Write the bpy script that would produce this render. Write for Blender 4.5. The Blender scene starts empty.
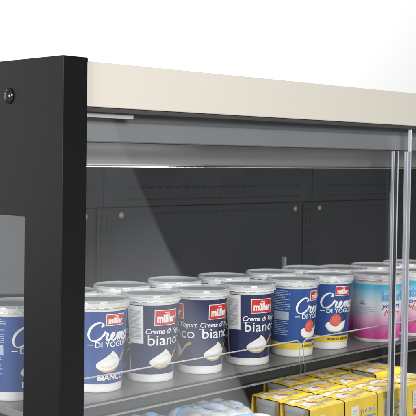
import bpy, bmesh, math, random
from mathutils import Vector, Matrix
random.seed(7)
S = bpy.context.scene
COL = S.collection
H = 1.16                      # shelf-level datum: camera height above the floor
PI = math.pi

# ------------------------------------------------------------------ materials
MATS = {}
def mat(name, col, rough=.5, metal=0., spec=.5, emit=None, estr=0., coat=0., noise=None, rnoise=None, bump=None, sss=0.):
    if name in MATS: return MATS[name]
    m = bpy.data.materials.new(name); m.use_nodes = True
    nt = m.node_tree; b = nt.nodes['Principled BSDF']
    b.inputs['Base Color'].default_value = (*col, 1)
    b.inputs['Roughness'].default_value = rough
    b.inputs['Metallic'].default_value = metal
    b.inputs['Specular IOR Level'].default_value = spec
    b.inputs['Coat Weight'].default_value = coat
    if sss:
        b.inputs['Subsurface Weight'].default_value = sss
        b.inputs['Subsurface Radius'].default_value = (.004, .004, .004)
    if emit:
        b.inputs['Emission Color'].default_value = (*emit, 1)
        b.inputs['Emission Strength'].default_value = estr
    tc = nt.nodes.new('ShaderNodeTexCoord')
    def ns(scale, detail=4, stretch=None):
        n = nt.nodes.new('ShaderNodeTexNoise'); n.inputs['Scale'].default_value = scale; n.inputs['Detail'].default_value = detail
        if stretch:
            mp = nt.nodes.new('ShaderNodeMapping'); mp.inputs['Scale'].default_value = stretch
            nt.links.new(tc.outputs['Object'], mp.inputs['Vector']); nt.links.new(mp.outputs['Vector'], n.inputs['Vector'])
        else:
            nt.links.new(tc.outputs['Object'], n.inputs['Vector'])
        return n
    if noise:                                    # (scale, amount[, stretch]) colour mottling
        n = ns(noise[0], 5, noise[2] if len(noise) > 2 else None)
        mr = nt.nodes.new('ShaderNodeMapRange'); mr.inputs['To Min'].default_value = 1 - noise[1]; mr.inputs['To Max'].default_value = 1 + noise[1]
        mr.inputs['From Min'].default_value = .3; mr.inputs['From Max'].default_value = .7
        nt.links.new(n.outputs['Fac'], mr.inputs['Value'])
        mx = nt.nodes.new('ShaderNodeMix'); mx.data_type = 'RGBA'; mx.blend_type = 'MULTIPLY'; mx.inputs['Factor'].default_value = 1
        mx.inputs['A'].default_value = (*col, 1)
        nt.links.new(mr.outputs['Result'], mx.inputs['B']); nt.links.new(mx.outputs['Result'], b.inputs['Base Color'])
    if rnoise:
        n = ns(rnoise[0], 4, rnoise[2] if len(rnoise) > 2 else None)
        mr = nt.nodes.new('ShaderNodeMapRange'); mr.inputs['To Min'].default_value = rough - rnoise[1]; mr.inputs['To Max'].default_value = rough + rnoise[1]
        mr.inputs['From Min'].default_value = .3; mr.inputs['From Max'].default_value = .7
        nt.links.new(n.outputs['Fac'], mr.inputs['Value']); nt.links.new(mr.outputs['Result'], b.inputs['Roughness'])
    if bump:
        n = ns(bump[0], 3); bp = nt.nodes.new('ShaderNodeBump'); bp.inputs['Strength'].default_value = bump[1]; bp.inputs['Distance'].default_value = bump[2]
        nt.links.new(n.outputs['Fac'], bp.inputs['Height']); nt.links.new(bp.outputs['Normal'], b.inputs['Normal'])
    MATS[name] = m
    return m

def glass_mat(name, tint=(.97, .98, .975), ior=1.5, gloss_rough=0.0, diffuse=0., dcol=(.8, .8, .8)):
    m = bpy.data.materials.new(name); m.use_nodes = True; nt = m.node_tree; nt.nodes.clear()
    out = nt.nodes.new('ShaderNodeOutputMaterial'); tr = nt.nodes.new('ShaderNodeBsdfTransparent'); tr.inputs['Color'].default_value = (*tint, 1)
    gl = nt.nodes.new('ShaderNodeBsdfGlossy'); gl.inputs['Roughness'].default_value = gloss_rough
    fr = nt.nodes.new('ShaderNodeFresnel'); fr.inputs['IOR'].default_value = ior
    # thin slab: both faces use the outside index, so undo Blender's inversion on back faces
    geo = nt.nodes.new('ShaderNodeNewGeometry'); mm = nt.nodes.new('ShaderNodeMix'); mm.data_type = 'FLOAT'
    mm.inputs['A'].default_value = ior; mm.inputs['B'].default_value = 1 / ior
    nt.links.new(geo.outputs['Backfacing'], mm.inputs['Factor']); nt.links.new(mm.outputs['Result'], fr.inputs['IOR'])
    mx = nt.nodes.new('ShaderNodeMixShader'); nt.links.new(fr.outputs['Fac'], mx.inputs['Fac'])
    base = tr.outputs[0]
    if diffuse:
        df = nt.nodes.new('ShaderNodeBsdfDiffuse'); df.inputs['Color'].default_value = (*dcol, 1)
        m2 = nt.nodes.new('ShaderNodeMixShader'); m2.inputs['Fac'].default_value = diffuse
        nt.links.new(tr.outputs[0], m2.inputs[1]); nt.links.new(df.outputs[0], m2.inputs[2]); base = m2.outputs[0]
    nt.links.new(base, mx.inputs[1]); nt.links.new(gl.outputs[0], mx.inputs[2]); nt.links.new(mx.outputs[0], out.inputs['Surface'])
    MATS[name] = m
    return m

def gradient_mat(name, stops, z0, z1, rough=.4):
    m = bpy.data.materials.new(name); m.use_nodes = True; nt = m.node_tree; b = nt.nodes['Principled BSDF']; b.inputs['Roughness'].default_value = rough
    tc = nt.nodes.new('ShaderNodeTexCoord'); sx = nt.nodes.new('ShaderNodeSeparateXYZ'); mr = nt.nodes.new('ShaderNodeMapRange')
    mr.inputs['From Min'].default_value = z0; mr.inputs['From Max'].default_value = z1
    cr = nt.nodes.new('ShaderNodeValToRGB'); e = cr.color_ramp.elements
    while len(e) < len(stops): e.new(.5)
    for k, (p, c) in enumerate(stops): e[k].position = p; e[k].color = (*c, 1)
    nt.links.new(tc.outputs['Object'], sx.inputs[0]); nt.links.new(sx.outputs['Z'], mr.inputs['Value'])
    nt.links.new(mr.outputs['Result'], cr.inputs['Fac']); nt.links.new(cr.outputs['Color'], b.inputs['Base Color'])
    MATS[name] = m
    return m

M = {}
M['black_paint'] = mat('black_paint', (.0050, .0051, .0060), .40, spec=.20, bump=(1400, .08, .0002), rnoise=(60, .012))
M['cream'] = mat('cream_paint', (.60, .575, .512), .40, rnoise=(20, .05), bump=(1600, .04, .0001))
M['header'] = mat('header_grey', (.212, .222, .236), .42, rnoise=(15, .06), noise=(8, .03))
M['canopy'] = mat('canopy_grey', (.262, .262, .262), .36, metal=.3, rnoise=(40, .05, (1, 30, 30)))
M['track'] = mat('track_dark', (.05, .049, .047), .5)
M['backwall'] = mat('backwall_dark', (.0265, .0265, .029), .5, noise=(4, .1), rnoise=(12, .06))
M['slot'] = mat('slot_black', (.0205, .0205, .022), .7)
M['cap'] = mat('cap_grey', (.30, .30, .29), .35)
M['steel'] = mat('shelf_steel', (.23, .23, .225), .34, metal=.25, noise=(9, .08), rnoise=(60, .06, (1, 12, 1)))
M['rail'] = mat('rail_dark', (.02, .02, .0195), .38, rnoise=(30, .06))
M['bright'] = mat('rail_edge', (.33, .33, .32), .34, metal=.5, noise=(60, .12))
M['wire'] = mat('wire_white', (.50, .50, .49), .34, spec=.5)
M['alu'] = mat('alu_strip', (.50, .50, .49), .4, metal=.3, noise=(200, .07))
M['chrome'] = mat('bolt_black', (.02, .02, .022), .16, spec=.8, coat=.5)
M['led'] = mat('led_tube', (.9, .9, .9), .4, emit=(1, .99, .97), estr=5)
M['insul'] = mat('inner_white', (.55, .55, .55), .5)
M['tab'] = mat('divider_grey', (.16, .16, .165), .45)
M['pane'] = glass_mat('door_glass', (.99, .995, .992), 1.5)
M['trim'] = glass_mat('edge_clear', (.74, .77, .80), 1.5, .08, .32, (.62, .65, .71))
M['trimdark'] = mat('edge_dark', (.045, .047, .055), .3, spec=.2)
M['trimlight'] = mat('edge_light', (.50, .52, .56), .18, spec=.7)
M['lid'] = glass_mat('lid_clear', (.93, .94, .945), 1.5, .07, .07, (.8, .81, .82))
M['lidrim'] = glass_mat('lid_rim', (.95, .96, .965), 1.5, .08, .25, (.88, .89, .90))
M['white'] = mat('pot_white', (.74, .74, .735), .34, sss=.12)
M['foil'] = mat('foil_white', (.62, .63, .645), .3, metal=.35, bump=(260, .2, .0005))
M['foil_pink'] = mat('foil_pink', (.72, .56, .58), .3, metal=.25, bump=(260, .2, .0005))
M['backdrop'] = mat('backdrop_white', (.9, .9, .9), .9)
M['floor'] = mat('floor_grey', (.05, .05, .05), .5, noise=(3, .05))
# printing inks
INK = dict(blue=(.030, .080, .28), navy=(.030, .038, .105), red=(.62, .035, .022), white=(.84, .84, .84), tan=(.62, .38, .12), cream=(.80, .79, .77),
           shade=(.60, .60, .62), grey=(.45, .46, .48), yellow=(.80, .58, .05), berry=(.64, .10, .085), berrylight=(.72, .17, .14), slate=(.07, .075, .11), dark=(.03, .03, .06),
           cyan=(.06, .36, .68), purple=(.16, .07, .42), script=(.62, .07, .12), pale=(.42, .50, .68), palered=(.72, .35, .33), gold=(.60, .48, .16), lightblue=(.25, .5, .8))
for k, c in INK.items(): M['ink_' + k] = mat('ink_' + k, c, .36)
M['ink_grad'] = gradient_mat('ink_gradient', [(0, (.66, .07, .33)), (.14, (.70, .12, .40)), (.38, (.80, .52, .66)), (.52, (.80, .76, .80)), (.66, (.76, .80, .84)), (.84, (.40, .68, .80)), (.95, (.13, .51, .72)), (1, (.10, .46, .70))], .010, .094, .34)
M['carton'] = mat('carton_yellow', (.82, .59, .07), .40, noise=(40, .06))
M['carton_side'] = mat('carton_raw', (.30, .21, .11), .7)
M['cup_grey'] = mat('cup_grey', (.42, .42, .42), .35, metal=.2)
M['film'] = mat('film_white', (.68, .70, .73), .25, bump=(45, .22, .002), coat=.3)
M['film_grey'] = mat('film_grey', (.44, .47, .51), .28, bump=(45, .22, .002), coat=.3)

# ------------------------------------------------------------------ mesh builder
class MB:
    def __init__(s): s.v = []; s.f = []; s.mi = []; s.mats = []; s.sm = []
    def m(s, key):
        mm = M[key] if isinstance(key, str) else key
        if mm not in s.mats: s.mats.append(mm)
        return s.mats.index(mm)
    def add(s, verts, faces, key, smooth=False):
        o = len(s.v); s.v += [tuple(p) for p in verts]; i = s.m(key)
        for f in faces: s.f.append([o + k for k in f]); s.mi.append(i); s.sm.append(smooth)
    def box(s, x0, x1, y0, y1, z0, z1, key, bev=0., seg=2):
        bm = bmesh.new(); bmesh.ops.create_cube(bm, size=1)
        for v in bm.verts: v.co = Vector(((x0 + x1) / 2 + v.co.x * (x1 - x0), (y0 + y1) / 2 + v.co.y * (y1 - y0), (z0 + z1) / 2 + v.co.z * (z1 - z0)))
        if bev: bmesh.ops.bevel(bm, geom=list(bm.edges), offset=bev, segments=seg, profile=.5, affect='EDGES')
        bm.verts.index_update()
        s.add([v.co[:] for v in bm.verts], [[v.index for v in f.verts] for f in bm.faces], key); bm.free()
    def prism(s, prof, x0, x1, key, smooth=False):             # prof: closed list of (y, z), swept along X
        n = len(prof)
        vs = [(x0, y, z) for y, z in prof] + [(x1, y, z) for y, z in prof]
        fs = [[k, (k + 1) % n, n + (k + 1) % n, n + k] for k in range(n)] + [list(range(n))[::-1], list(range(n, 2 * n))]
        s.add(vs, fs[:n], key, smooth); s.add(vs, fs[n:], key)
    def lathe(s, prof, key, n=72, cx=0, cy=0):   # prof: (r, z)
        vs = []; fs = []
        for r, z in prof:
            for k in range(n): a = 2 * PI * k / n; vs.append((cx + r * math.cos(a), cy + r * math.sin(a), z))
        for j in range(len(prof) - 1):
            for k in range(n): fs.append([j * n + k, j * n + (k + 1) % n, (j + 1) * n + (k + 1) % n, (j + 1) * n + k])
        if prof[0][0] > 1e-6 and len(prof) > 2: pass
        s.add(vs, fs, key, True)
    def tube(s, pts, r, key, n=10):
        pts = [Vector(p) for p in pts]; vs = []; fs = []
        up = None
        for i, p in enumerate(pts):
            t = (pts[min(i + 1, len(pts) - 1)] - pts[max(i - 1, 0)]).normalized()
            if up is None: up = t.orthogonal().normalized()
            up = (up - t * up.dot(t)).normalized(); b = t.cross(up)
            for k in range(n): a = 2 * PI * k / n; vs.append(p + (up * math.cos(a) + b * math.sin(a)) * r)
        for i in range(len(pts) - 1):
            for k in range(n): fs.append([i * n + k, i * n + (k + 1) % n, (i + 1) * n + (k + 1) % n, (i + 1) * n + k])
        L = len(pts) - 1
        fs += [list(range(n))[::-1], [L * n + k for k in range(n)]]
        s.add(vs, fs, key, True)
    def build(s, name, parent=None, loc=None, fixn=True):
        me = bpy.data.meshes.new(name); me.from_pydata(s.v, [], s.f)
        for mm in s.mats: me.materials.append(mm)
        me.polygons.foreach_set('material_index', s.mi); me.polygons.foreach_set('use_smooth', s.sm)
        me.update()
        if fixn:
            bm = bmesh.new(); bm.from_mesh(me); bmesh.ops.recalc_face_normals(bm, faces=bm.faces); bm.to_mesh(me); bm.free()
        o = bpy.data.objects.new(name, me); COL.objects.link(o)
        if parent: o.parent = parent
        if loc: o.location = loc
        return o

def tag(o, label=None, cat=None, group=None, kind=None):
    if label: o['label'] = label
    if cat: o['category'] = cat
    if group: o['group'] = group
    if kind: o['kind'] = kind
    return o
def empty(name, loc, rz=0.):
    o = bpy.data.objects.new(name, None); COL.objects.link(o); o.location = loc; o.rotation_euler = (0, 0, rz); o.empty_display_size = .02
    return o
def copy_tree(o, parent=None):
    c = o.copy(); COL.objects.link(c); c.parent = parent
    for ch in list(o.children): copy_tree(ch, c)
    return c

# ------------------------------------------------------------------ flat artwork (u, v in mm) wrapped on a surface
def text_tris(body, size, shear=0., offset=0., spacing=1.):
    cu = bpy.data.curves.new('t', 'FONT'); cu.body = body; cu.size = size; cu.shear = shear; cu.offset = offset; cu.space_character = spacing
    cu.resolution_u = 3
    ob = bpy.data.objects.new('t', cu); COL.objects.link(ob)
    dg = bpy.context.evaluated_depsgraph_get(); dg.update()
    me = bpy.data.meshes.new_from_object(ob.evaluated_get(dg))
    vs = [(v.co.x, v.co.y) for v in me.vertices]; fs = [list(p.vertices) for p in me.polygons]
    bpy.data.objects.remove(ob); bpy.data.curves.remove(cu); bpy.data.meshes.remove(me)
    return vs, fs
TXT = {}
def text(body, u, v, height, width=None, shear=0., bold=0.):
    """glyphs with lower-left at (u, v), cap height `height`, optionally squeezed to `width`"""
    k = (body, shear, bold)
    if k not in TXT: TXT[k] = text_tris(body, 1., shear, bold)
    vs, fs = TXT[k]
    x0 = min(p[0] for p in vs); x1 = max(p[0] for p in vs)
    sy = height / .70; sx = sy if width is None else width / (x1 - x0)
    return [(u + (x - x0) * sx, v + y * sy) for x, y in vs], fs
def rect(u0, u1, v0, v1, step=3.):
    nu = max(1, math.ceil((u1 - u0) / step)); nv = max(1, math.ceil((v1 - v0) / 8.))
    vs = [(u0 + (u1 - u0) * i / nu, v0 + (v1 - v0) * j / nv) for j in range(nv + 1) for i in range(nu + 1)]
    fs = [[j * (nu + 1) + i, j * (nu + 1) + i + 1, (j + 1) * (nu + 1) + i + 1, (j + 1) * (nu + 1) + i] for j in range(nv) for i in range(nu)]
    return vs, fs
def smooth_pts(pts, n=6, closed=False):
    out = []; L = len(pts)
    rng = range(L) if closed else range(L - 1)
    for i in rng:
        g = (lambda k: pts[k % L]) if closed else (lambda k: pts[max(0, min(L - 1, k))])
        p0, p1, p2, p3 = g(i - 1), g(i), g(i + 1), g(i + 2)
        for j in range(n):
            t = j / n
            out.append(tuple(.5 * (2 * p1[a] + (p2[a] - p0[a]) * t + (2 * p0[a] - 5 * p1[a] + 4 * p2[a] - p3[a]) * t * t + (3 * p1[a] - p0[a] - 3 * p2[a] + p3[a]) * t ** 3) for a in (0, 1)))
    if not closed: out.append(tuple(pts[-1]))
    return out
def blob(pts, rings=5, smooth=True):
    b = smooth_pts(pts, 5, True) if smooth else pts
    cx = sum(p[0] for p in b) / len(b); cy = sum(p[1] for p in b) / len(b); n = len(b)
    vs = [(cx, cy)]; fs = []
    for r in range(1, rings + 1):
        vs += [(cx + (x - cx) * r / rings, cy + (y - cy) * r / rings) for x, y in b]
    for k in range(n): fs.append([0, 1 + k, 1 + (k + 1) % n])
    for r in range(rings - 1):
        for k in range(n): fs.append([1 + r * n + k, 1 + (r + 1) * n + k, 1 + (r + 1) * n + (k + 1) % n, 1 + r * n + (k + 1) % n])
    return vs, fs
def disc(u, v, ru, rv=None, n=14): 
    rv = rv or ru
    return blob([(u + ru * math.cos(2 * PI * k / n), v + rv * math.sin(2 * PI * k / n)) for k in range(n)], 3, False)
def stroke(pts, w, pen=.9, thin=.42, n=7):
    b = smooth_pts(pts, n); vs = []; fs = []
    for i, p in enumerate(b):
        a = b[max(0, i - 1)]; c = b[min(len(b) - 1, i + 1)]
        tx, ty = c[0] - a[0], c[1] - a[1]; l = math.hypot(tx, ty) or 1; tx /= l; ty /= l
        k = thin + (1 - thin) * abs(math.sin(math.atan2(ty, tx) - pen + PI / 2 - .2)) ** 1.3
        e = min(1, .35 + min(i, len(b) - 1 - i) / 5)
        hw = w * k * e / 2; vs += [(p[0] - ty * hw, p[1] + tx * hw), (p[0] + ty * hw, p[1] - tx * hw)]
    for i in range(len(b) - 1): fs.append([2 * i, 2 * i + 1, 2 * i + 3, 2 * i + 2])
    return vs, fs
def script_crema(u, v, s, w):
    sy = .88 * s
    st = [[(1.62, 1.78), (1.86, 2.05), (1.62, 2.36), (1.1, 2.25), (.5, 1.65), (.22, .85), (.38, .2), (.85, -.03), (1.4, .2), (1.78, .6)],
          [(1.78, .55), (2.02, .95), (2.06, 1.18), (2.14, .98), (2.36, .98), (2.40, .80), (2.26, .38), (2.30, .08), (2.48, .02), (2.72, .28)],
          [(2.72, .28), (3.02, .52), (3.22, .82), (3.12, 1.02), (2.92, .86), (2.80, .42), (2.94, .04), (3.24, .08), (3.5, .4)],
          [(3.5, .4), (3.74, .92), (3.82, .74), (3.68, -.02)], [(3.72, .35), (4.0, .96), (4.16, .8), (4.02, -.02)], [(4.07, .35), (4.36, .96), (4.52, .8), (4.40, .2), (4.52, .0), (4.76, .28)],
          [(5.42, .86), (5.16, 1.02), (4.88, .72), (4.80, .22), (5.0, -.02), (5.3, .36), (5.46, .92)], [(5.46, .92), (5.36, .3), (5.46, .0), (5.76, .28)]]
    return [stroke([(u + x * s, v + y * sy) for x, y in p], w) for p in st]

def wrap(mb, shp, key, rfun, off, du=0., smooth=False):
    """wrap flat artwork on the pot: u along the girth (mm at 36 mm radius; 0 faces local -Y, positive to the viewer's right), v height"""
    vs, fs = shp; out = []
    for u, v in vs:
        th = (u + du) / 36.; r = rfun(v / 1000.) + off / 1000.
        out.append((r * math.sin(th), -r * math.cos(th), v / 1000.))
    mb.add(out, fs, key, smooth)

# ------------------------------------------------------------------ yogurt pots
RB, RT, ZL0, ZL1 = .0318, .0382, .0115, .105
def rpot(z): return RB + (RT - RB) * min(1, max(0, (z - .004) / .101))
def rbucket(z): return .0385 + (.0415 - .0385) * min(1, max(0, (z - .004) / .092))

def small_print(add, u0, u1, v0, v1, rowh, ink, rnd, off=.45):
    v = v1
    while v > v0:
        u = u0
        end = u1 - rnd.random() * (u1 - u0) * .35
        while u < end:
            w = rnd.uniform(.8, 3.2)
            add(rect(u, min(end, u + w), v, v + rowh * .42), ink, off); u += w + .6
        v -= rowh

def logo(add, u0, v0, w, h):
    add(rect(u0, u0 + w, v0, v0 + h), 'ink_white', .4)
    add(rect(u0 + .9, u0 + w - .9, v0 + .9, v0 + h - .9), 'ink_red', .55)
    # white cloud behind the lettering, with a small crest on top
    add(blob([(u0 + w * .14, v0 + h * .20), (u0 + w * .5, v0 + h * .17), (u0 + w * .86, v0 + h * .20), (u0 + w * .87, v0 + h * .42), (u0 + w * .80, v0 + h * .55), (u0 + w * .68, v0 + h * .58), (u0 + w * .62, v0 + h * .76), (u0 + w * .5, v0 + h * .80), (u0 + w * .38, v0 + h * .76), (u0 + w * .34, v0 + h * .58), (u0 + w * .2, v0 + h * .55), (u0 + w * .13, v0 + h * .42)], 4), 'ink_red', .6)
    add(text('müller', u0 + w * .10, v0 + h * .22, h * .50, w * .80, 0, .048), 'ink_white', .8)
    add(rect(u0 + w * .40, u0 + w * .60, v0 + h * .80, v0 + h * .87), 'ink_white', .8)

def spoon(add, u, v, s=1., sy=1.):
    """white cream heaped on a golden spoon"""
    P = lambda L: [(u + x * s, v + y * sy) for x, y in L]
    add(stroke(P([(20, 7), (24, 10.5), (27, 15), (31, 18.5), (34, 19.5)]), 2.2 * s, thin=.8), 'ink_tan', .5)
    add(blob(P([(0, 5.5), (2, 2.0), (8, -.9), (15, -.3), (21, 3.2), (23, 7.5), (14, 8), (5, 7)])), 'ink_tan', .6)
    add(blob(P([(-.6, 6.5), (1, 3.4), (7, 1.2), (14, 1.6), (20, 4.8), (22.5, 9), (21, 14), (17.5, 18.2), (14.5, 20.5), (12.5, 17.8), (9.5, 15.8), (5, 12.6), (1.2, 9.8)])), 'ink_cream', .75)
    add(blob(P([(4, 8.2), (9, 6.2), (15, 8), (18.6, 11.5), (15.5, 12), (10.5, 10.2)])), 'ink_white', .9)
    add(stroke(P([(3, 5.4), (9, 3.8), (15, 5.2), (19.5, 8.8)]), .9 * s, thin=.7), 'ink_shade', .95)
    add(stroke(P([(12.6, 17), (14.5, 14.5), (18.5, 14)]), .8 * s, thin=.7), 'ink_shade', .95)

def fruit(add, u, v, s=1., sy=1.):
    P = lambda L: [(u + x * s, v + y * sy) for x, y in L]
    rnd = random.Random(3)
    add(blob(P([(-1, 4), (3, -1.5), (12, -3), (21, -.5), (25, 5), (24, 11), (14, 9), (4, 9)])), 'ink_tan', .5)
    add(blob(P([(-2, 6), (1.5, .8), (11, -1.2), (20, 1), (24.5, 7), (25, 14), (20, 11), (10, 7.5), (4, 12), (-.5, 11)])), 'ink_white', .65)
    add(disc(u + 20.5 * s, v + 19 * sy, 5.6 * s, 5.6 * sy), 'ink_dark', .7)
    for k in range(9):
        a = k * 2.4; r = 3.6 * math.sqrt(k / 9)
        add(disc(u + (20.5 + r * math.cos(a)) * s, v + (19 + r * math.sin(a)) * sy, 1.1 * s, n=8), 'ink_slate', .85)
    add(blob(P([(3, 13), (5, 8), (11, 5.5), (16.5, 9), (18.5, 15), (16, 21), (10.5, 23.5), (5.5, 20)])), 'ink_berry', .85)
    for k in range(19):
        a = k * 2.4; r = 6.6 * math.sqrt(k / 19)
        add(disc(u + (10.8 + r * math.cos(a)) * s, v + (14.5 + r * math.sin(a)) * sy, 1.25 * s, n=9), 'ink_berrylight', 1.0)

def label_mesh(design, rot):
    mb = MB(); rnd = random.Random(11)
    rf = rbucket if design == 'bucket' else rpot
    du = rot * 36 * PI / 180
    def add(shp, key, off=.4): wrap(mb, shp, key, rf, off, du)
    full = PI * 36
    z0, z1 = ZL0 * 1000, ZL1 * 1000
    if design == 'bucket': z0, z1 = 6, 97
    base = {'white_blue': 'ink_blue', 'fruit_blue': 'ink_blue', 'navy': 'ink_navy', 'bucket': 'ink_grad'}[design]
    vs, fs = rect(-full, full, z0, z1, 2.2)
    wrap(mb, (vs, fs), base, rf, .18, du, True)
    if design in ('white_blue', 'fruit_blue'):
        for k in (0, 1):                                  # the front is printed twice round the pot
            o = k * full
            logo(lambda a, b, c=.4: add(([(x + o, y) for x, y in a[0]], a[1]), b, c), 25, 86.5, 27, 15)
            A = lambda a, b, c=.4: add(([(x + o, y) for x, y in a[0]], a[1]), b, c)
            for sp in script_crema(.5, 67.5, 11.3, 3.2): A(sp, 'ink_white', .6)
            A(rect(1, 8.5, 61.8, 62.8), 'ink_white', .5)
            A(text('DI YOGURT', 11.5, 59.2, 6.8, 56, 0, .016), 'ink_white', .6)
            A(rect(69, 74, 61.8, 62.8), 'ink_white', .5)
            if design == 'white_blue':
                spoon(A, 13.5, 27.5, 1.5, 1.27)
                A(text('BIANCO', 15, 16.5, 7, 43, 0, .03), 'ink_white', .9)
            else:
                fruit(A, 13, 31, 1.3, 1.12)
            small_print(A, -37, -5, 72, 101, 2.6, 'ink_pale', rnd)
            A(rect(-36, -9, 57, 70), 'ink_pale', .42)
            for j in range(4): A(rect(-34.5, -11 - 4 * (j % 2), 59 + j * 2.7, 60 + j * 2.7), 'ink_grey', .55)
            small_print(A, -37, -5, 33, 54, 2.9, 'ink_pale', rnd)
            if design == 'white_blue': A(rect(-33, -22, 18, 24), 'ink_pale', .5)
        if design == 'fruit_blue':
            vs, fs = rect(-full, full, z0, z0 + 10.5, 2.2); wrap(mb, (vs, fs), 'ink_yellow', rf, .32, du, True)
            for k in (0, 1): add(text('MORE E LAMPONI', 14 + k * full, z0 + 3.4, 4.2, 42, 0, .03), 'ink_dark', .6)
    elif design == 'navy':
        for c in (35, 148, -99):
            o = c * 36 * PI / 180
            A = lambda a, b, cc=.4: add(([(x + o, y) for x, y in a[0]], a[1]), b, cc)
            logo(A, -16.5, 77.5, 35, 21)
            A(text('Crema di Yogurt', -28, 66.5, 6.8, 67, .28, .016), 'ink_white', .6)
            A(text('bianco', -25, 51, 14.2, 60, 0, .004), 'ink_white', .6)
            spoon(A, -21.5, 20, 1.52, 1.22)
            A(stroke([(-30, 63), (-24, 64.2), (-10, 63.6)], .7), 'ink_white', .5)
        u0, u1 = -33, -9                                    # bar code panel
        add(rect(u0, u1, 53, 104), 'ink_white', .4)
        v = 59
        while v < 99:
            w = rnd.choice((.5, .5, .9, 1.4)); add(rect(u0 + 3, u1 - 4, v, v + w), 'ink_grey', .55); v += w + rnd.choice((.5, .8, 1.1))
        add(rect(u0 - .2, u0 + 1.2, z0, 53), 'ink_white', .4)
    else:
        for k in (0, 1):
            o = k * full
            A = lambda a, b, cc=.4: add(([(x + o, y) for x, y in a[0]], a[1]), b, cc)
            A(text('latteria', 1, 70, 15.5, 46, 0, .045), 'ink_cyan', .45)
            A(text('latteria', 1, 70, 15.5, 46, 0, .005), 'ink_lightblue', .75)
            A(text('yogurt', 1, 58, 8.5, 34, .2, .02), 'ink_purple', .6)
            A(text('Magro', 5, 45.5, 10.5, 32, .35, .0), 'ink_script', .6)
            small_print(A, -40, -8, 44, 58, 3.2, 'ink_pale', rnd)
            A(rect(-34, -22, 63, 64), 'ink_purple', .5); A(disc(-28, 67, 4, 2.4), 'ink_pale', .45)
            A(stroke([(2, 8), (8, 14), (14, 20), (20, 30), (24, 36)], 1.6, thin=.8), 'ink_script', .5)
    return mb

def make_pot(design, rot):
    """unit pot at the origin, resting on z = 0"""
    root = empty('yogurt_pot', (0, 0, 0))
    bk = design == 'bucket'
    rf = rbucket if bk else rpot
    zt = .0995 if bk else .105
    rt = rf(zt)
    c = MB()
    prof = [(.0005, .0025), (rf(0) - .006, .0025), (rf(0) - .0042, .0004), (rf(0) - .0015, 0), (rf(0), .0012), (rf(.004), .004)]
    prof += [(rf(z), z) for z in [.004 + (zt - .004) * k / 10 for k in range(1, 11)]]
    prof += [(rt + .0004, zt + .001), (rt + .0002, zt + .0045), (rt + .0010, zt + .0052), (rt + .0012, zt + .0075), (rt + .0022, zt + .0082), (rt + .0023, zt + .0096), (rt - .001, zt + .0101)]
    c.lathe(prof, 'white', 80)
    c.build('cup', root)
    label_mesh(design, rot).build('label', root, fixn=False)
    zf = zt + .0102
    f = MB()
    f.lathe([(.0004, zf), (rt - .004, zf), (rt + .0015, zf + .0002), (rt + .0021, zf - .0002)], 'foil_pink' if bk else 'foil', 80)
    nk = 240; ring = []
    for j, (zz, amp) in enumerate(((zf - .0001, 0.), (zf - .0018, .00012), (zt + .0056, .00022), (zt + .0040, .00030))):
        ring += [((rt + .0022 + amp * (1 + math.sin(k * 2 * PI / nk * 60)) + .0001 * j) * math.cos(2 * PI * k / nk), (rt + .0022 + amp * (1 + math.sin(k * 2 * PI / nk * 60)) + .0001 * j) * math.sin(2 * PI * k / nk), zz + (.0004 * math.sin(k * 2 * PI / nk * 17) if j == 3 else 0)) for k in range(nk)]
    f.add(ring, [[j * nk + k, j * nk + (k + 1) % nk, (j + 1) * nk + (k + 1) % nk, (j + 1) * nk + k] for j in range(3) for k in range(nk)], 'white', True)
    # printed flecks round the edge of the seal
    rnd = random.Random(5)
    ink = {'white_blue': 'ink_gold', 'fruit_blue': 'ink_grey', 'navy': 'ink_lightblue', 'bucket': 'ink_script'}[design]
    n = 46
    for k in range(n):
        a0 = 2 * PI * k / n; 
        if rnd.random() < .35: continue
        a1 = a0 + 2 * PI / n * rnd.uniform(.5, 1.0); r0 = rt * rnd.uniform(.80, .88); r1 = rt - .0042
        if design == 'bucket' and k % 8 > 2: continue
        if design == 'navy' and k % 23 > 12: continue
        q = [(r * math.cos(a), r * math.sin(a), zf + .00025) for r, a in ((r0, a0), (r1, a0), (r1, a1), (r0, a1))]
        f.add(q, [[0, 1, 2, 3]], ink)
        if design != 'navy':
            h = rnd.uniform(.0006, .0022)
            q = [((rt + .00325) * math.cos(a), (rt + .00325) * math.sin(a), z) for a, z in ((a0, zt + .0058), (a1, zt + .0058), (a1, zt + .0058 - h), (a0, zt + .0058 - h))]
            f.add(q, [[0, 1, 2, 3]], ink)
    f.build('foil_seal', root)
    l = MB()
    zl = zt + .0072
    lp = [(rt + .0026, zl - .0012), (rt + .0031, zl - .0008), (rt + .0031, zl + .0026), (rt + .0029, zl + .0052), (rt + .0022, zl + .0064), (rt + .0010, zl + .0066), (rt + .0000, zl + .0060), (rt - .0014, zl + .0046), (rt - .004, zl + .0044), (rt - .007, zl + .0050), (.0004, zl + .0052)]
    l.lathe(lp[:8], 'lidrim', 80); l.lathe(lp[7:], 'lid', 80)
    l.build('lid', root)
    return root

PROTO = {}
def pot(design, rot, x, y, label, group, ang=None):
    """first use makes it, later uses copy it; `rot` turns the printing to the right as the camera sees it"""
    key = design
    if key not in PROTO: PROTO[key] = make_pot(design, 0.); o = PROTO[key]
    else: o = copy_tree(PROTO[key])
    o.location = (x, y, SHELF)
    o.rotation_euler = (0, 0, math.radians(rot) - PI / 4)
    tag(o, label, 'yogurt pot', group)
    return o
SHELF = H - .300
# local -Y turned by -45 deg faces (-.71,-.71): the camera. du is positive to the viewer's right.

# ------------------------------------------------------------------ the cabinet
cab = empty('display_cabinet', (0, 0, 0))
tag(cab, 'large dark refrigerated display cabinet with a black end panel and cream fascia', 'display cabinet')
XR = 1.90; YB = .56; ZT = H + .1132
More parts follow.
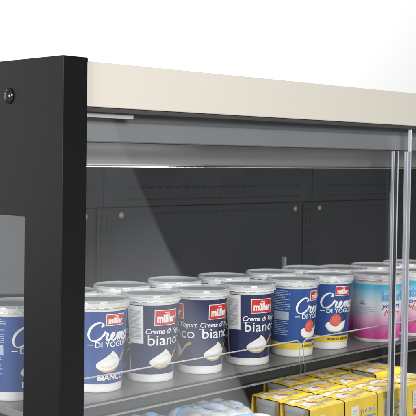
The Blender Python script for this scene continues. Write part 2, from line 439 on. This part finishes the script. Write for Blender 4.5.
# side panel: a folded black sheet with a window opening
m = MB()
t = .0016
bz, wz, wy0, wy1, wz0 = 0.10, H - .0687, .0702, .50, H - .46
m.box(0, t, .0012, wy0, bz, ZT, 'black_paint'); m.box(0, t, wy0, wy1, wz, ZT, 'black_paint'); m.box(0, t, wy0, wy1, bz, wz0, 'black_paint'); m.box(0, t, wy1, YB + .02, bz, ZT, 'black_paint')
m.build('side_panel', cab)
m = MB()
m.box(0, .0342, 0, .0016, bz, ZT, 'black_paint', .0011, 4)        # front flange
m.box(.0326, .0342, .0018, .03, bz, ZT - .0008, 'black_paint')      # return
m.box(.0018, .0324, .0018, .03, ZT - .0022, ZT - .0006, 'black_paint')
m.build('front_post', cab)
m = MB(); m.box(.0022, .0062, .060, .51, H - .47, H - .058, 'pane'); m.build('side_window', cab)
# bolt
m = MB()
prof = [(r * 1.28, z * 1.3) for r, z in ((.0066, 0), (.0066, .0008), (.0060, .0016), (.0052, .0026), (.0036, .0036), (.0018, .0041), (.00005, .0042))]
m.lathe(prof, 'chrome', 32)
o = m.build('button_bolt', cab, (0, .1046, H + .0716)); o.rotation_euler = (0, -PI / 2, 0)
w = MB(); w.lathe([(.0086, .0001), (.0096, .0001), (.0099, .0006), (.0096, .0011), (.0084, .0012)], 'black_paint', 32); w.build('washer', o)
h = MB(); h.lathe([(.0022, .0056), (.0022, .0048), (.00005, .0048)], 'slot', 6); h.build('hex_socket', o)
# cream fascia
m = MB(); m.box(.0350, XR, .004, .012, H + .0583, H + .1098, 'cream', .0012, 3); m.box(.0350, XR, .0122, .05, H + .1080, H + .1096, 'cream'); m.build('fascia', cab)
m = MB(); m.box(.0015, XR, .0502, YB, H + .095, H + .107, 'black_paint'); m.build('roof', cab)
for z0, z1 in ((.1085, .1125), (.0572, .0596)):
    m = MB(); m.box(.0344, .0362, .0020, .0036, H + z0, H + z1, 'slot', .0005); m.build('corner_clip', cab)
# sliding track
m = MB(); m.box(.036, XR, .0055, .0135, H + .0532, H + .0577, 'track'); m.build('door_track', cab)
# header and canopy
m = MB(); m.box(.0348, XR, .0352, .0395, H + .0441, H + .0575, 'header'); m.prism([(.0350, H + .0446), (.033, H + .0428), (.033, H + .0206), (.0342, H + .0194), (.040, H + .0194), (.040, H + .0440)], .0348, XR, 'header'); m.build('header_panel', cab)
m = MB(); m.prism([(.0415 + .034 * math.sin(PI / 2 * k / 14), H - .0090 + .0275 * math.cos(PI / 2 * k / 14)) for k in range(15)] + [(.0785, H - .0080), (.0785, H + .024), (.0415, H + .024)], .0348, XR, 'canopy', True)
cn = m.build('canopy_panel', cab)
m = MB(); m.tube([(.036, .0775, H - .0104), (XR, .0775, H - .0104)], .0007, 'bright', 8); m.build('canopy_edge', cab)
m = MB(); m.tube([(.036 + .012 * k, .0742, H - .0104) for k in range(15)], .00075, 'led', 10)
pts = [(.204 + .013 * k, .0742, H - .0104) for k in range(8)]
for k in range(7): m.tube([pts[k], pts[k + 1]], .0007 - .00009 * k, 'led', 10)
m.build('light_tube', cab)
# inner back wall with panels, slots and caps
bw = MB(); bw.box(.002, XR, YB - .008, YB, bz, H + .094, 'backwall')
back = bw.build('back_wall', cab)
yb = YB - .008
def zpx(z): return H + z
m = MB()
m.box(.002, XR, yb - .012, yb - .0005, H - .0905, H + .092, 'backwall', .001)      # upper duct cover stands proud
for x0 in (.50, 1.10, 1.70): m.box(x0 - .0006, x0 + .0006, yb - .0126, yb - .0121, H - .089, H + .09, 'slot')
for zz in (-.0545, -.0775):
    x = .03
    while x < XR - .03:
        if abs(((x - .50 + .3) % .6) - .3) > .05: m.box(x, x + .016, yb - .0126, yb - .0121, H + zz - .0013, H + zz + .0013, 'slot')
        x += .024
m.build('duct_cover', cab)
for xa, xb in ((.05, .43), (.60, 1.02), (1.19, 1.60)):
    m = MB(); x = xa
    while x < xb: m.box(x, x + .018, yb - .0009, yb - .0003, H - .1065, H - .1047, 'slot'); x += .028
    m.build('slot_row', back)
for cx in (.509, 1.098, 1.69):
    m = MB(); m.box(cx - .016, cx + .016, yb - .0035, yb - .0004, bz + .05, H - .094, 'backwall', .0008)
    for k in range(16):
        for s in (-.0062, .0062): m.box(cx + s - .0022, cx + s + .0022, yb - .0041, yb - .0036, H - .118 - .0225 * k, H - .104 - .0225 * k, 'slot')
    m.build('slotted_upright', back)
    for s in (-.043, .043):
        q = MB(); q.lathe([(.0058, 0), (.0058, .0012), (.0045, .0024), (.0001, .0027)], 'cap', 24)
        o = q.build('screw_cap', back, (cx + s, yb - .0005, H - .1065)); o.rotation_euler = (PI / 2, 0, 0)
# shelf with its price rail
m = MB(); m.box(.008, XR, .0620, .50, SHELF - .010, SHELF, 'steel', .0012); sh = m.build('shelf', cab)
m = MB()
m.prism([(.0535, SHELF + .0009), (.0520, SHELF + .0002), (.0520, SHELF - .0016), (.0548, SHELF - .0024), (.0552, SHELF - .0140), (.0525, SHELF - .0150), (.0605, SHELF - .0190), (.0610, SHELF + .0009)], .008, XR, 'rail')
rail = m.build('price_rail', sh)
m = MB(); m.box(.008, XR, .0506, .0519, SHELF - .0012, SHELF + .0012, 'bright', .0005); m.build('rail_edge', rail)
for x0, x1 in ((.008, .372), (.3765, .4385), (.4475, .5250), (.534, XR)):
    m = MB(); m.box(x0, x1, .0505, .0524, SHELF - .0178, SHELF - .0152, 'bright', .0006); m.build('rail_edge', rail)
m = MB(); m.box(.3685, .3805, .0485, .0504, SHELF - .0170, SHELF - .0140, 'cap', .0005); m.build('clip', rail)
# wire product guards
def guard(x0, x1):
    zt = SHELF + .0345; zb = SHELF + .001; y = .0535; r = .0075
    pts = [(x0, y, zb)]
    pts += [(x0, y, zt - r)] + [(x0 + r - r * math.cos(a), y, zt - r + r * math.sin(a)) for a in [PI / 2 * k / 6 for k in range(1, 7)]]
    pts += [(x1 - r + r * math.sin(a), y, zt - r + r * math.cos(a)) for a in [PI / 2 * k / 6 for k in range(0, 7)]] + [(x1, y, zb)]
    m = MB(); m.tube(pts, .0010, 'wire', 10); m.build('wire_guard', sh)
guard(.012, .4785); guard(.4880, 1.18); guard(1.19, 1.88)
# feet where the guards plug into the rail
for x in (.4785, .4880):
    m = MB(); m.tube([(x, .0500, SHELF - .0195), (x, .0500, SHELF - .002), (x, .0535, SHELF + .0015)], .0008, 'bright', 8); m.build('guard_peg', sh)
# lower deck and base
m = MB(); m.box(.008, XR, .004, YB - .01, H - .4500, H - .4380, 'steel', .001); m.build('lower_deck', cab)
m = MB(); m.box(.0350, XR, .004, .030, .10, H - .4505, 'cream', .001); m.build('front_base', cab)
m = MB(); m.box(.02, XR - .02, .05, YB - .02, .0, .10, 'black_paint'); m.build('plinth', cab)
m = MB(); m.box(XR, XR + .002, 0, YB + .02, .10, ZT, 'black_paint'); m.build('end_panel', cab)

# shelf divider
d = MB(); d.box(-.0028, .0028, -.0045, .0045, 0, .125, 'tab', .0015); d.box(-.012, .012, -.022, .022, .0001, .002, 'tab')
tag(d.build('shelf_divider', None, (.7275, .300, SHELF)), 'thin upright grey plastic divider standing behind the lids on the shelf', 'shelf divider')

# ------------------------------------------------------------------ sliding glass doors
def door(x0, x1, y0, th, trims, label, strip=None):
    root = empty('glass_door', ((x0 + x1) / 2, y0 + th / 2, H - .4375)); tag(root, label, 'glass door', 'sliding glass doors of the cabinet')
    ox, oy, oz = root.location
    def part(name, fn):
        m = MB(); fn(m); m.v = [(a - ox, b - oy, c - oz) for a, b, c in m.v]; return m.build(name, root)
    zt, zb = H + .0528, H - .4375
    part('pane', lambda m: m.box(x0 + .0001, x1 - .0001, y0, y0 + th, zb, zt, 'pane'))
    for xa, xb, k, dy, full in trims: part('edge_trim', lambda m: m.box(xa, xb, y0 - .0005, y0 - .0005 + dy, zb, zt - .0003 if full else H + .0175, k, .0003))
    if strip: part('bumper_strip', lambda m: m.box(strip[0], strip[1], y0 - .0016, y0 - .0002, strip[2], strip[3], 'alu', .0003))
    return root
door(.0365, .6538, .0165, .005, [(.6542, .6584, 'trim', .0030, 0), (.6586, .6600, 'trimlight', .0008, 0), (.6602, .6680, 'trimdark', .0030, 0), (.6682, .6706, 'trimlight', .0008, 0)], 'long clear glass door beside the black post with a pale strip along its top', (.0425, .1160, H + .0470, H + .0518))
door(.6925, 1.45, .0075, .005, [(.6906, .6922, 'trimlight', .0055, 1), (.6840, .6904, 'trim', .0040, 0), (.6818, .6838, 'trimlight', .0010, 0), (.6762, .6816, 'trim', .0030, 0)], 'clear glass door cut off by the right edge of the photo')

# ------------------------------------------------------------------ yogurt pots in place
G1 = 'yogurt pots in the front row'; G2 = 'yogurt pots in the second row'
pot('white_blue', 3, .049, .160, 'blue yogurt pot seen through the side window of the black end panel', G1)
pot('white_blue', -17, .1545, .1258, 'blue yogurt pot with white cream on a spoon, right beside the black post', G1)
pot('navy', 2, .2464, .1248, 'navy yogurt pot with its bar code showing, second from the black post', G1)
pot('navy', -103, .3349, .1180, 'navy yogurt pot with two red logos in view, between the two bar code pots', G1)
pot('navy', -4, .4299, .1137, 'navy yogurt pot with its bar code showing, next to the raspberry yogurt pots', G1)
pot('fruit_blue', 0, .5319, .1126, 'blue raspberry yogurt pot with its small print showing, behind the gap between wire guards', G1)
pot('fruit_blue', -28, .6240, .1163, 'blue raspberry yogurt pot standing beside the pink and cyan bucket, no small print showing', G1)
pot('bucket', 0, .7396, .1024, 'cyan to pink yogurt bucket left of the vertical glass door edges', G1)
pot('bucket', -35, .8410, .0960, 'cyan to pink yogurt bucket cut by the right edge of the photo', G1)
for dsg, rot, x, y, lab in (
    ('white_blue', 60, .170, .213, 'yogurt pot mostly hidden by the black post, its lid edge behind the first blue pot'),
    ('white_blue', 100, .2690, .2140, 'yogurt pot whose clear lid shows between the first blue pot and the first navy pot'),
    ('navy', 30, .3720, .2120, 'yogurt pot whose clear lid shows above and between the first two navy pots'),
    ('navy', 75, .4700, .2030, 'yogurt pot whose clear lid shows above and between the last two navy pots'),
    ('fruit_blue', 90, .5720, .1950, 'yogurt pot whose clear lid shows behind the last navy pot and the small print pot'),
    ('fruit_blue', 140, .6640, .1960, 'yogurt pot whose clear lid shows beside the grey divider, behind the raspberry pots'),
    ('bucket', 40, .7600, .1930, 'yogurt bucket whose lid shows behind the last raspberry pot'),
    ('bucket', 110, .8500, .1860, 'yogurt bucket whose lid shows behind the pink and cyan bucket'),
    ('bucket', 150, .9420, .1800, 'yogurt bucket whose lid shows behind the glass door edges')):
    pot(dsg, rot, x, y, lab, G2)

# ------------------------------------------------------------------ yellow multipacks on the lower deck
DECK = H - .4380
def bilin(fn, i, j, nu, nv):
    i0 = min(nu - 1, int(i)); j0 = min(nv - 1, int(j)); a = i - i0; b = j - j0
    q = [fn(i0, j0), fn(i0 + 1, j0), fn(i0, j0 + 1), fn(i0 + 1, j0 + 1)]
    return tuple(q[0][k] * (1 - a) * (1 - b) + q[1][k] * a * (1 - b) + q[2][k] * (1 - a) * b + q[3][k] * a * b for k in range(3))
def carton_proto(seed):
    rnd = random.Random(seed); jj = lambda a: rnd.uniform(-a, a)
    root = empty('yogurt_multipack', (0, 0, 0))
    L, D, Hh = .0805, .0565, .0765
    # wrap-round sleeve: front, bumpy top, back; open at both ends
    m = MB()
    nu, nv = 26, 18
    def top(i, j):
        x = -L / 2 + L * i / nu; y = D * j / nv
        cx = abs(math.sin(PI * (i / nu) * 2)); cy = math.sin(PI * min(1, max(0, j / nv)))
        z = Hh - .0030 + .0024 * (cx ** .8) * (cy ** .5)
        wob = math.sin(x * 310 + 2 + 2 * seed) * math.cos(y * 270 + seed) * .0005 + math.sin(x * 760 + y * 500) * .0003
        fr = max(0., 1 - j / 2.2); z -= .0022 * fr * fr; 
        y2 = y + .0065 * cx ** .7 * (j / nv) ** 4 - .0022 + .0006 * math.sin(x * 420) * (1 - fr)
        return (x + .0005 * math.sin(y * 300), y2, z + wob)
    vs = [top(i, j) for j in range(nv + 1) for i in range(nu + 1)]
    fs = [[j * (nu + 1) + i, j * (nu + 1) + i + 1, (j + 1) * (nu + 1) + i + 1, (j + 1) * (nu + 1) + i] for j in range(nv) for i in range(nu)]
    m.add(vs, fs, 'carton', True)
    nz = 6
    for yf in (0, 1):
        vs = []
        for k in range(nz + 1):
            for i in range(nu + 1):
                tx = top(i, 0 if yf == 0 else nv); f = k / nz
                vs.append((tx[0], (tx[1] - .0014 * math.sin(PI * f) ** .6 + .0007 * math.sin(tx[0] * 140 + 1) * math.sin(PI * f)) if yf == 0 else tx[1] + .001 * math.sin(PI * f), tx[2] * (1 - f) + .0005 * f))
        fs = [[k * (nu + 1) + i, k * (nu + 1) + i + 1, (k + 1) * (nu + 1) + i + 1, (k + 1) * (nu + 1) + i] for k in range(nz) for i in range(nu)]
        m.add(vs, fs, 'carton', True)
    for s in (-1, 1): m.box(s * L / 2 - .0006, s * L / 2 + .0002, .001, .006, .002, Hh - .004, 'carton_side')
    # printing on top and front
    def on_top(shp, key, off):
        vs = []; du, dv = jj(2.2), jj(1.6)
        for u, v in shp[0]:
            i = min(nu, max(0, ((u + du) / 1000 + L / 2) / L * nu)); j = max(0, (v + dv) / 1000 / D * nv)
            x, y, z = bilin(top, i, min(j, nv - .01), nu, nv); vs.append((x, y, z + off / 1000))
        m.add(vs, shp[1], key)
    def on_front(shp, key, off): m.add([(u / 1000, -.0048 - off / 1000, v / 1000) for u, v in shp[0]], shp[1], key)
    on_top(rect(-39, 39, 34, 44, 2.0), 'ink_cream', .4); on_top(text('yogurt intero', -30, 35.5, 7, 58, .1, .02), 'ink_shade', .7)
    on_top(rect(-39, 5, 5, 7, 2.0), 'ink_gold', .4)
    on_top(rect(-36, -8, 9, 26, 2.0), 'ink_cream', .4)
    on_top(text('yogurt', -6, 12, 10, 34, .2, .02), 'ink_grey', .7)
    on_top(text('fragola', -22, 19, 6.5, 22, .25, .03), 'ink_script', .9)
    for k in range(9): on_top(rect(-38 + 8 * k + jj(3), -35 + 8 * k + jj(2), 46.5, 47.8), rnd.choice(('ink_grey', 'ink_script', 'ink_gold')), .5)
    on_top(rect(-30, 36, 48, 50.5, 2.0), 'ink_grey', .4)
    on_top(blob([(10, 30), (18, 27), (30, 29), (34, 33), (24, 35), (14, 34)], 4), 'ink_shade', .5)
    on_front(rect(-28, -10, 22, 62), 'ink_cream', .3); on_front(rect(-26, -12, 22, 32), 'ink_script', .6)
    for k in range(5): on_front(rect(-25, -14 - 3 * (k % 2), 38 + 4 * k, 39.6 + 4 * k), 'ink_grey', .6)
    on_front(text('yogurt', -4, 48, 10, 38, 0, .02), 'ink_shade', .4)
    on_front(rect(-3, 34, 41, 43.4), 'ink_cyan', .4)
    on_front(disc(16, 24, 13, 11, 22), 'ink_cream', .3); on_front(disc(16, 26, 6, 6), 'ink_tan', .5); on_front(disc(9, 21, 4, 4), 'ink_berry', .5)
    m.build('sleeve', root, fixn=False)
    for cx in (-.0198, .0198):
        c = MB(); rings = []
        for z, hw, hd in ((.0006, .0150, .0205), (.004, .0160, .0215), (.058, .0188, .0255), (.0615, .0191, .0258), (.0622, .0194, .0262), (.0700, .0195, .0263), (.0712, .0190, .0258)):
            rings.append([(cx + hw * (abs(math.cos(a)) ** .5) * (1 if math.cos(a) > 0 else -1), D / 2 + hd * (abs(math.sin(a)) ** .5) * (1 if math.sin(a) > 0 else -1), z) for a in [2 * PI * k / 32 for k in range(32)]])
        vs = [p for r in rings for p in r]; fs = [[j * 32 + k, j * 32 + (k + 1) % 32, (j + 1) * 32 + (k + 1) % 32, (j + 1) * 32 + k] for j in range(6) for k in range(32)]
        c.add(vs, fs, 'cup_grey', True); c.add(rings[-1], [list(range(32))], 'cup_grey'); c.add(rings[0], [list(range(32))[::-1]], 'cup_grey')
        c.build('yogurt_cup', root)
    return root
CP = {}
CG = 'yellow yogurt multipacks on the lower deck'
for x, y, z, rz, lab in (
    (.5180, .0330, 0, 0, 'yellow multipack in the front row, its open end of grey cups nearest the white bags'),
    (.6010, .0315, 0, -1.0, 'yellow multipack in the front row just left of the glass door edges'),
    (.6850, .0325, 0, .6, 'yellow multipack in the front row directly behind the glass door edges'),
    (.7690, .0330, 0, 0, 'yellow multipack in the front row right of the glass door edges'),
    (.5210, .0935, 0, 1.2, 'yellow multipack in the second row with a brown cardboard corner beside the white bags'),
    (.6050, .0930, 0, -.8, 'yellow multipack in the second row, second from the white bags'),
    (.6890, .0935, 0, .5, 'yellow multipack in the second row, left of the raised multipack'),
    (.7760, .0990, .006, -1.4, 'slightly raised yellow multipack with a dark end, behind the glass door edges'),
    (.6160, .1540, 0, 1.0, 'yellow multipack in the back row, leftmost, below the last navy pot'),
    (.7000, .1530, 0, -.6, 'yellow multipack in the back row, below the raspberry pots'),
    (.7840, .1570, .002, 1.0, 'yellow multipack in the back row, below the pink and cyan bucket')):
    kk = len([o for o in COL.objects if o.name.startswith('yogurt_multipack')]) % 4
    if kk not in CP: CP[kk] = carton_proto(kk); o = CP[kk]
    else: o = copy_tree(CP[kk])
    o.location = (x, y, DECK + z); o.rotation_euler = (0, 0, math.radians(rz)); tag(o, lab, 'multipack', CG)

# ------------------------------------------------------------------ white and blue bags beside them
def bag(x, y, lx, ly, hz, seed, rz, key, label):
    rnd = random.Random(seed); m = MB(); nu, nv = 46, 36
    ph = [rnd.uniform(0, 6.3) for _ in range(6)]
    def P(i, j, top):
        a = -1 + 2 * i / nu; b = -1 + 2 * j / nv
        e = max(0, 1 - abs(a) ** 7) ** .5 * max(0, 1 - abs(b) ** 5.5) ** .5
        z = hz * (.34 + (.60 * e + .075 * e * abs(math.sin(4.7 * a + ph[0])) ** .6 * abs(math.cos(3.2 * b + ph[1])) ** .6 + .022 * e * math.sin(13 * a + 6 * b + ph[2])) if top else .34 - .33 * e)
        return (a * lx / 2 * (1 + .012 * math.sin(7 * b + ph[3])), b * ly / 2 * (1 + .015 * math.sin(9 * a + ph[4])), z)
    for top in (True, False):
        vs = [P(i, j, top) for j in range(nv + 1) for i in range(nu + 1)]
        fs = [[j * (nu + 1) + i, j * (nu + 1) + i + 1, (j + 1) * (nu + 1) + i + 1, (j + 1) * (nu + 1) + i] for j in range(nv) for i in range(nu)]
        m.add(vs, fs, key, True)
    def art(shp, ink, off=.5):
        vs = []
        for u, v in shp[0]:
            i = (u / 1000 + lx / 2) / lx * nu; j = (v / 1000 + ly / 2) / ly * nv
            p = bilin(lambda a, b: P(a, b, True), min(nu, max(0, i)), min(nv, max(0, j)), nu, nv); vs.append((p[0], p[1], p[2] + off / 1000))
        m.add(vs, shp[1], ink)
    sx, sy = lx * 500, ly * 500
    for k in range(7):
        cx, cy = rnd.uniform(-.75, .75) * sx, rnd.uniform(-.6, .5) * sy
        art(blob([(cx + rnd.uniform(.6, 1.1) * sx * .26 * math.cos(q), cy + rnd.uniform(.6, 1.1) * sy * .3 * math.sin(q)) for q in [2 * PI * n / 9 for n in range(9)]], 5), rnd.choice(('ink_lightblue', 'ink_pale', 'ink_lightblue')), .6 + .15 * k)
    for k in range(22):
        cx, cy = rnd.uniform(-.8, .7) * sx, rnd.uniform(-.7, .7) * sy
        art(rect(cx, cx + rnd.uniform(3, 9), cy, cy + 1.4, 1.5), rnd.choice(('ink_dark', 'ink_palered', 'ink_tan', 'ink_grey')), 1.5)
    root = empty('dairy_bag', (x, y, DECK), math.radians(rz)); tag(root, label, 'dairy bag', 'white and blue bags on the lower deck')
    m.build('film_wrap', root)
    n = 24
    for q in (-1, 1):
        s = MB(); vs = []
        for k in range(n + 1):
            b = -1 + 2 * k / n; yy = b * ly / 2 * .96
            for d2 in (0, 1): vs.append((q * (lx / 2 - .002 + .009 * d2), yy, hz * .34 + (.0018 if k % 2 else -.0018) * d2))
        s.add(vs, [[2 * k, 2 * k + 1, 2 * k + 3, 2 * k + 2] for k in range(n)], key)
        s.build('crimped_seal', root)
bag(.392, .072, .122, .092, .066, 1, 2, 'film', 'white and light blue dairy bag lying at the front beside the yellow multipacks')
bag(.262, .074, .122, .092, .065, 2, -3, 'film', 'white and light blue dairy bag lying at the front below the first navy pot')
bag(.130, .074, .122, .092, .064, 5, 2, 'film', 'white and light blue dairy bag lying nearest the black post')
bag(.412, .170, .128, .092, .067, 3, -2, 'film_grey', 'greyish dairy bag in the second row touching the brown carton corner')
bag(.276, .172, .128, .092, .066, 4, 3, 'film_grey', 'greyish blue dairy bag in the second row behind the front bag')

# ------------------------------------------------------------------ floor and studio backdrop
m = MB(); m.add([(-6, -6, 0), (8, -6, 0), (8, 8, 0), (-6, 8, 0)], [[0, 1, 2, 3]], 'floor'); tag(m.build('floor'), kind='structure')
m = MB(); dxy = 3.3; c45 = math.sqrt(.5); prof = []
for k in range(9): a = PI / 2 * k / 8; prof.append((dxy - .6 + .6 * math.sin(a), .004 + .6 - .6 * math.cos(a)))
prof.append((dxy, 3.6)); vs = []
for sgn in (-4.2, 4.2):
    for dd, z in prof: vs.append((dd * c45 + sgn * c45, dd * c45 - sgn * c45, z))
n = len(prof); m.add(vs, [[k, k + 1, n + k + 1, n + k] for k in range(n - 1)], 'backdrop', True); tag(m.build('backdrop'), kind='structure')

# ------------------------------------------------------------------ lamps
def area(name, loc, target, sx, sy, power, col=(1, 1, 1), roll=0.):
    l = bpy.data.lights.new(name, 'AREA'); l.shape = 'RECTANGLE'; l.size = sx; l.size_y = sy; l.energy = power; l.color = col
    o = bpy.data.objects.new(name, l); COL.objects.link(o)
    d = (Vector(target) - Vector(loc)).normalized()
    o.rotation_euler = (d.to_track_quat('-Z', 'Y').to_matrix() @ Matrix.Rotation(roll, 3, 'Z')).to_euler(); o.location = loc
    return o
area('key_softbox', (-.85, -2.9, H + .84), (.25, .05, H - .1), 1.5, 1.1, 129, (1, .985, .96))
area('left_softbox', (-1.0, 1.6, H + .25), (0, .10, H + .25), 1.3, 1.3, 8.5, (.97, .985, 1))
area('left_low_softbox', (-1.0, 1.6, H - .695), (0, .10, H - .695), 1.3, .66, 1.7, (.97, .985, 1))
area('side_softbox', (-2.1, -.45, H + .15), (.05, .15, H - .22), .8, .9, 46, (1, 1, 1))
area('backdrop_light', (.35, 1.75, H + 1.9), (dxy * c45, dxy * c45, H + .35), 2.6, .5, 84)
area('canopy_lamp', (.96, .086, H - .0125), (.96, .20, H - .13), 1.80, .012, 2.2, (.93, .96, 1))
area('deck_fill', (.96, .070, SHELF - .0115), (.96, .10, SHELF - .11), 1.80, .012, .85, (1, .98, .94))  # unseen fill under the shelf, added to brighten the lower deck
# the slanted pale patch in the door glass is the mirror image of this added softbox, its edge and gradient drawn by an emission mask
l = bpy.data.lights.new('tilted_softbox', 'AREA'); l.shape = 'RECTANGLE'; l.size = .70; l.size_y = 1.70; l.energy = 4.6; l.color = (.97, .98, 1)
o = bpy.data.objects.new('tilted_softbox', l); COL.objects.link(o)
l.use_nodes = True; nt = l.node_tree; em = nt.nodes['Emission']; geo = nt.nodes.new('ShaderNodeNewGeometry'); sx = nt.nodes.new('ShaderNodeSeparateXYZ')
def mth(op, p, q=0., r=0.):
    n = nt.nodes.new('ShaderNodeMath'); n.operation = op
    for k, x in enumerate((p, q, r)):
        if isinstance(x, (int, float)): n.inputs[k].default_value = x
        else: nt.links.new(x, n.inputs[k])
    return n.outputs[0]
nt.links.new(geo.outputs['Parametric'], sx.inputs[0])
SA, SB = -1, -1
la = mth('MULTIPLY_ADD', mth('SUBTRACT', sx.outputs['Y'], .5), 1.70 * SA, .30)      # metres down the cloth
lb = mth('MULTIPLY_ADD', mth('SUBTRACT', sx.outputs['X'], .5), .70 * SB, .32)       # metres in from the masked edge
edge = mth('ADD', mth('MULTIPLY', mth('MULTIPLY', la, la), -.061), mth('MULTIPLY_ADD', la, .0328, .0076))
soft = mth('MULTIPLY_ADD', mth('MAXIMUM', mth('SUBTRACT', la, .46), 0.), .42, .007)
msk = nt.nodes.new('ShaderNodeMapRange'); msk.interpolation_type = 'SMOOTHSTEP'
nt.links.new(mth('ADD', mth('DIVIDE', mth('SUBTRACT', lb, edge), soft), .5), msk.inputs['Value'])
glow = mth('MINIMUM', mth('MAXIMUM', mth('MULTIPLY_ADD', la, 2.8, -.5), .34), 1.8)    # hotter towards its lower end
nt.links.new(mth('MULTIPLY', msk.outputs['Result'], glow), em.inputs['Strength'])
e = Vector((.2482, .3389, -.9075)).normalized(); wv = Vector((-.7263, -.5548, -.4058)).normalized(); nn = wv.cross(e).normalized()
ctr = Vector((1.469, -1.626, H + .109)) + e * .30 + wv * .32
if nn.dot(Vector((.12, .02, H - .11)) - ctr) > 0: nn = -nn      # lamps shine along their local -Z
mm = Matrix((wv if wv.cross(-e).dot(nn) > 0 else -wv, -e, nn)).transposed().to_4x4(); mm.translation = ctr; o.matrix_world = mm

w = bpy.data.worlds.new('World'); S.world = w; w.use_nodes = True
w.node_tree.nodes['Background'].inputs['Color'].default_value = (.93, .96, 1, 1); w.node_tree.nodes['Background'].inputs['Strength'].default_value = .06

# ------------------------------------------------------------------ camera
yaw, pitch, roll, f, cy = .784996770, -.0248095596, .0139254580, 1021.05758, 184.984981
fw = Vector((math.cos(yaw) * math.cos(pitch), math.sin(yaw) * math.cos(pitch), math.sin(pitch)))
rt = Vector((math.sin(yaw), -math.cos(yaw), 0)); up = rt.cross(fw)
r2 = rt * math.cos(roll) + up * math.sin(roll); u2 = -rt * math.sin(roll) + up * math.cos(roll)
cd = bpy.data.cameras.new('camera'); co = bpy.data.objects.new('camera', cd); COL.objects.link(co)
mw = Matrix((r2, u2, -fw)).transposed().to_4x4(); mw.translation = Vector((-.685154446, -.913009596, H)); co.matrix_world = mw
cd.sensor_width = 36; cd.lens = f / 416 * 36; cd.shift_y = -(208 - cy) / 416; cd.clip_start = .02; cd.clip_end = 100
cd.dof.use_dof = True; cd.dof.focus_distance = 1.36; cd.dof.aperture_fstop = 24
S.camera = co
S.view_settings.view_transform = 'Standard'; S.view_settings.look = 'None'; S.view_settings.exposure = 0; S.view_settings.gamma = 1
S.cycles.max_bounces = 16; S.cycles.transparent_max_bounces = 32
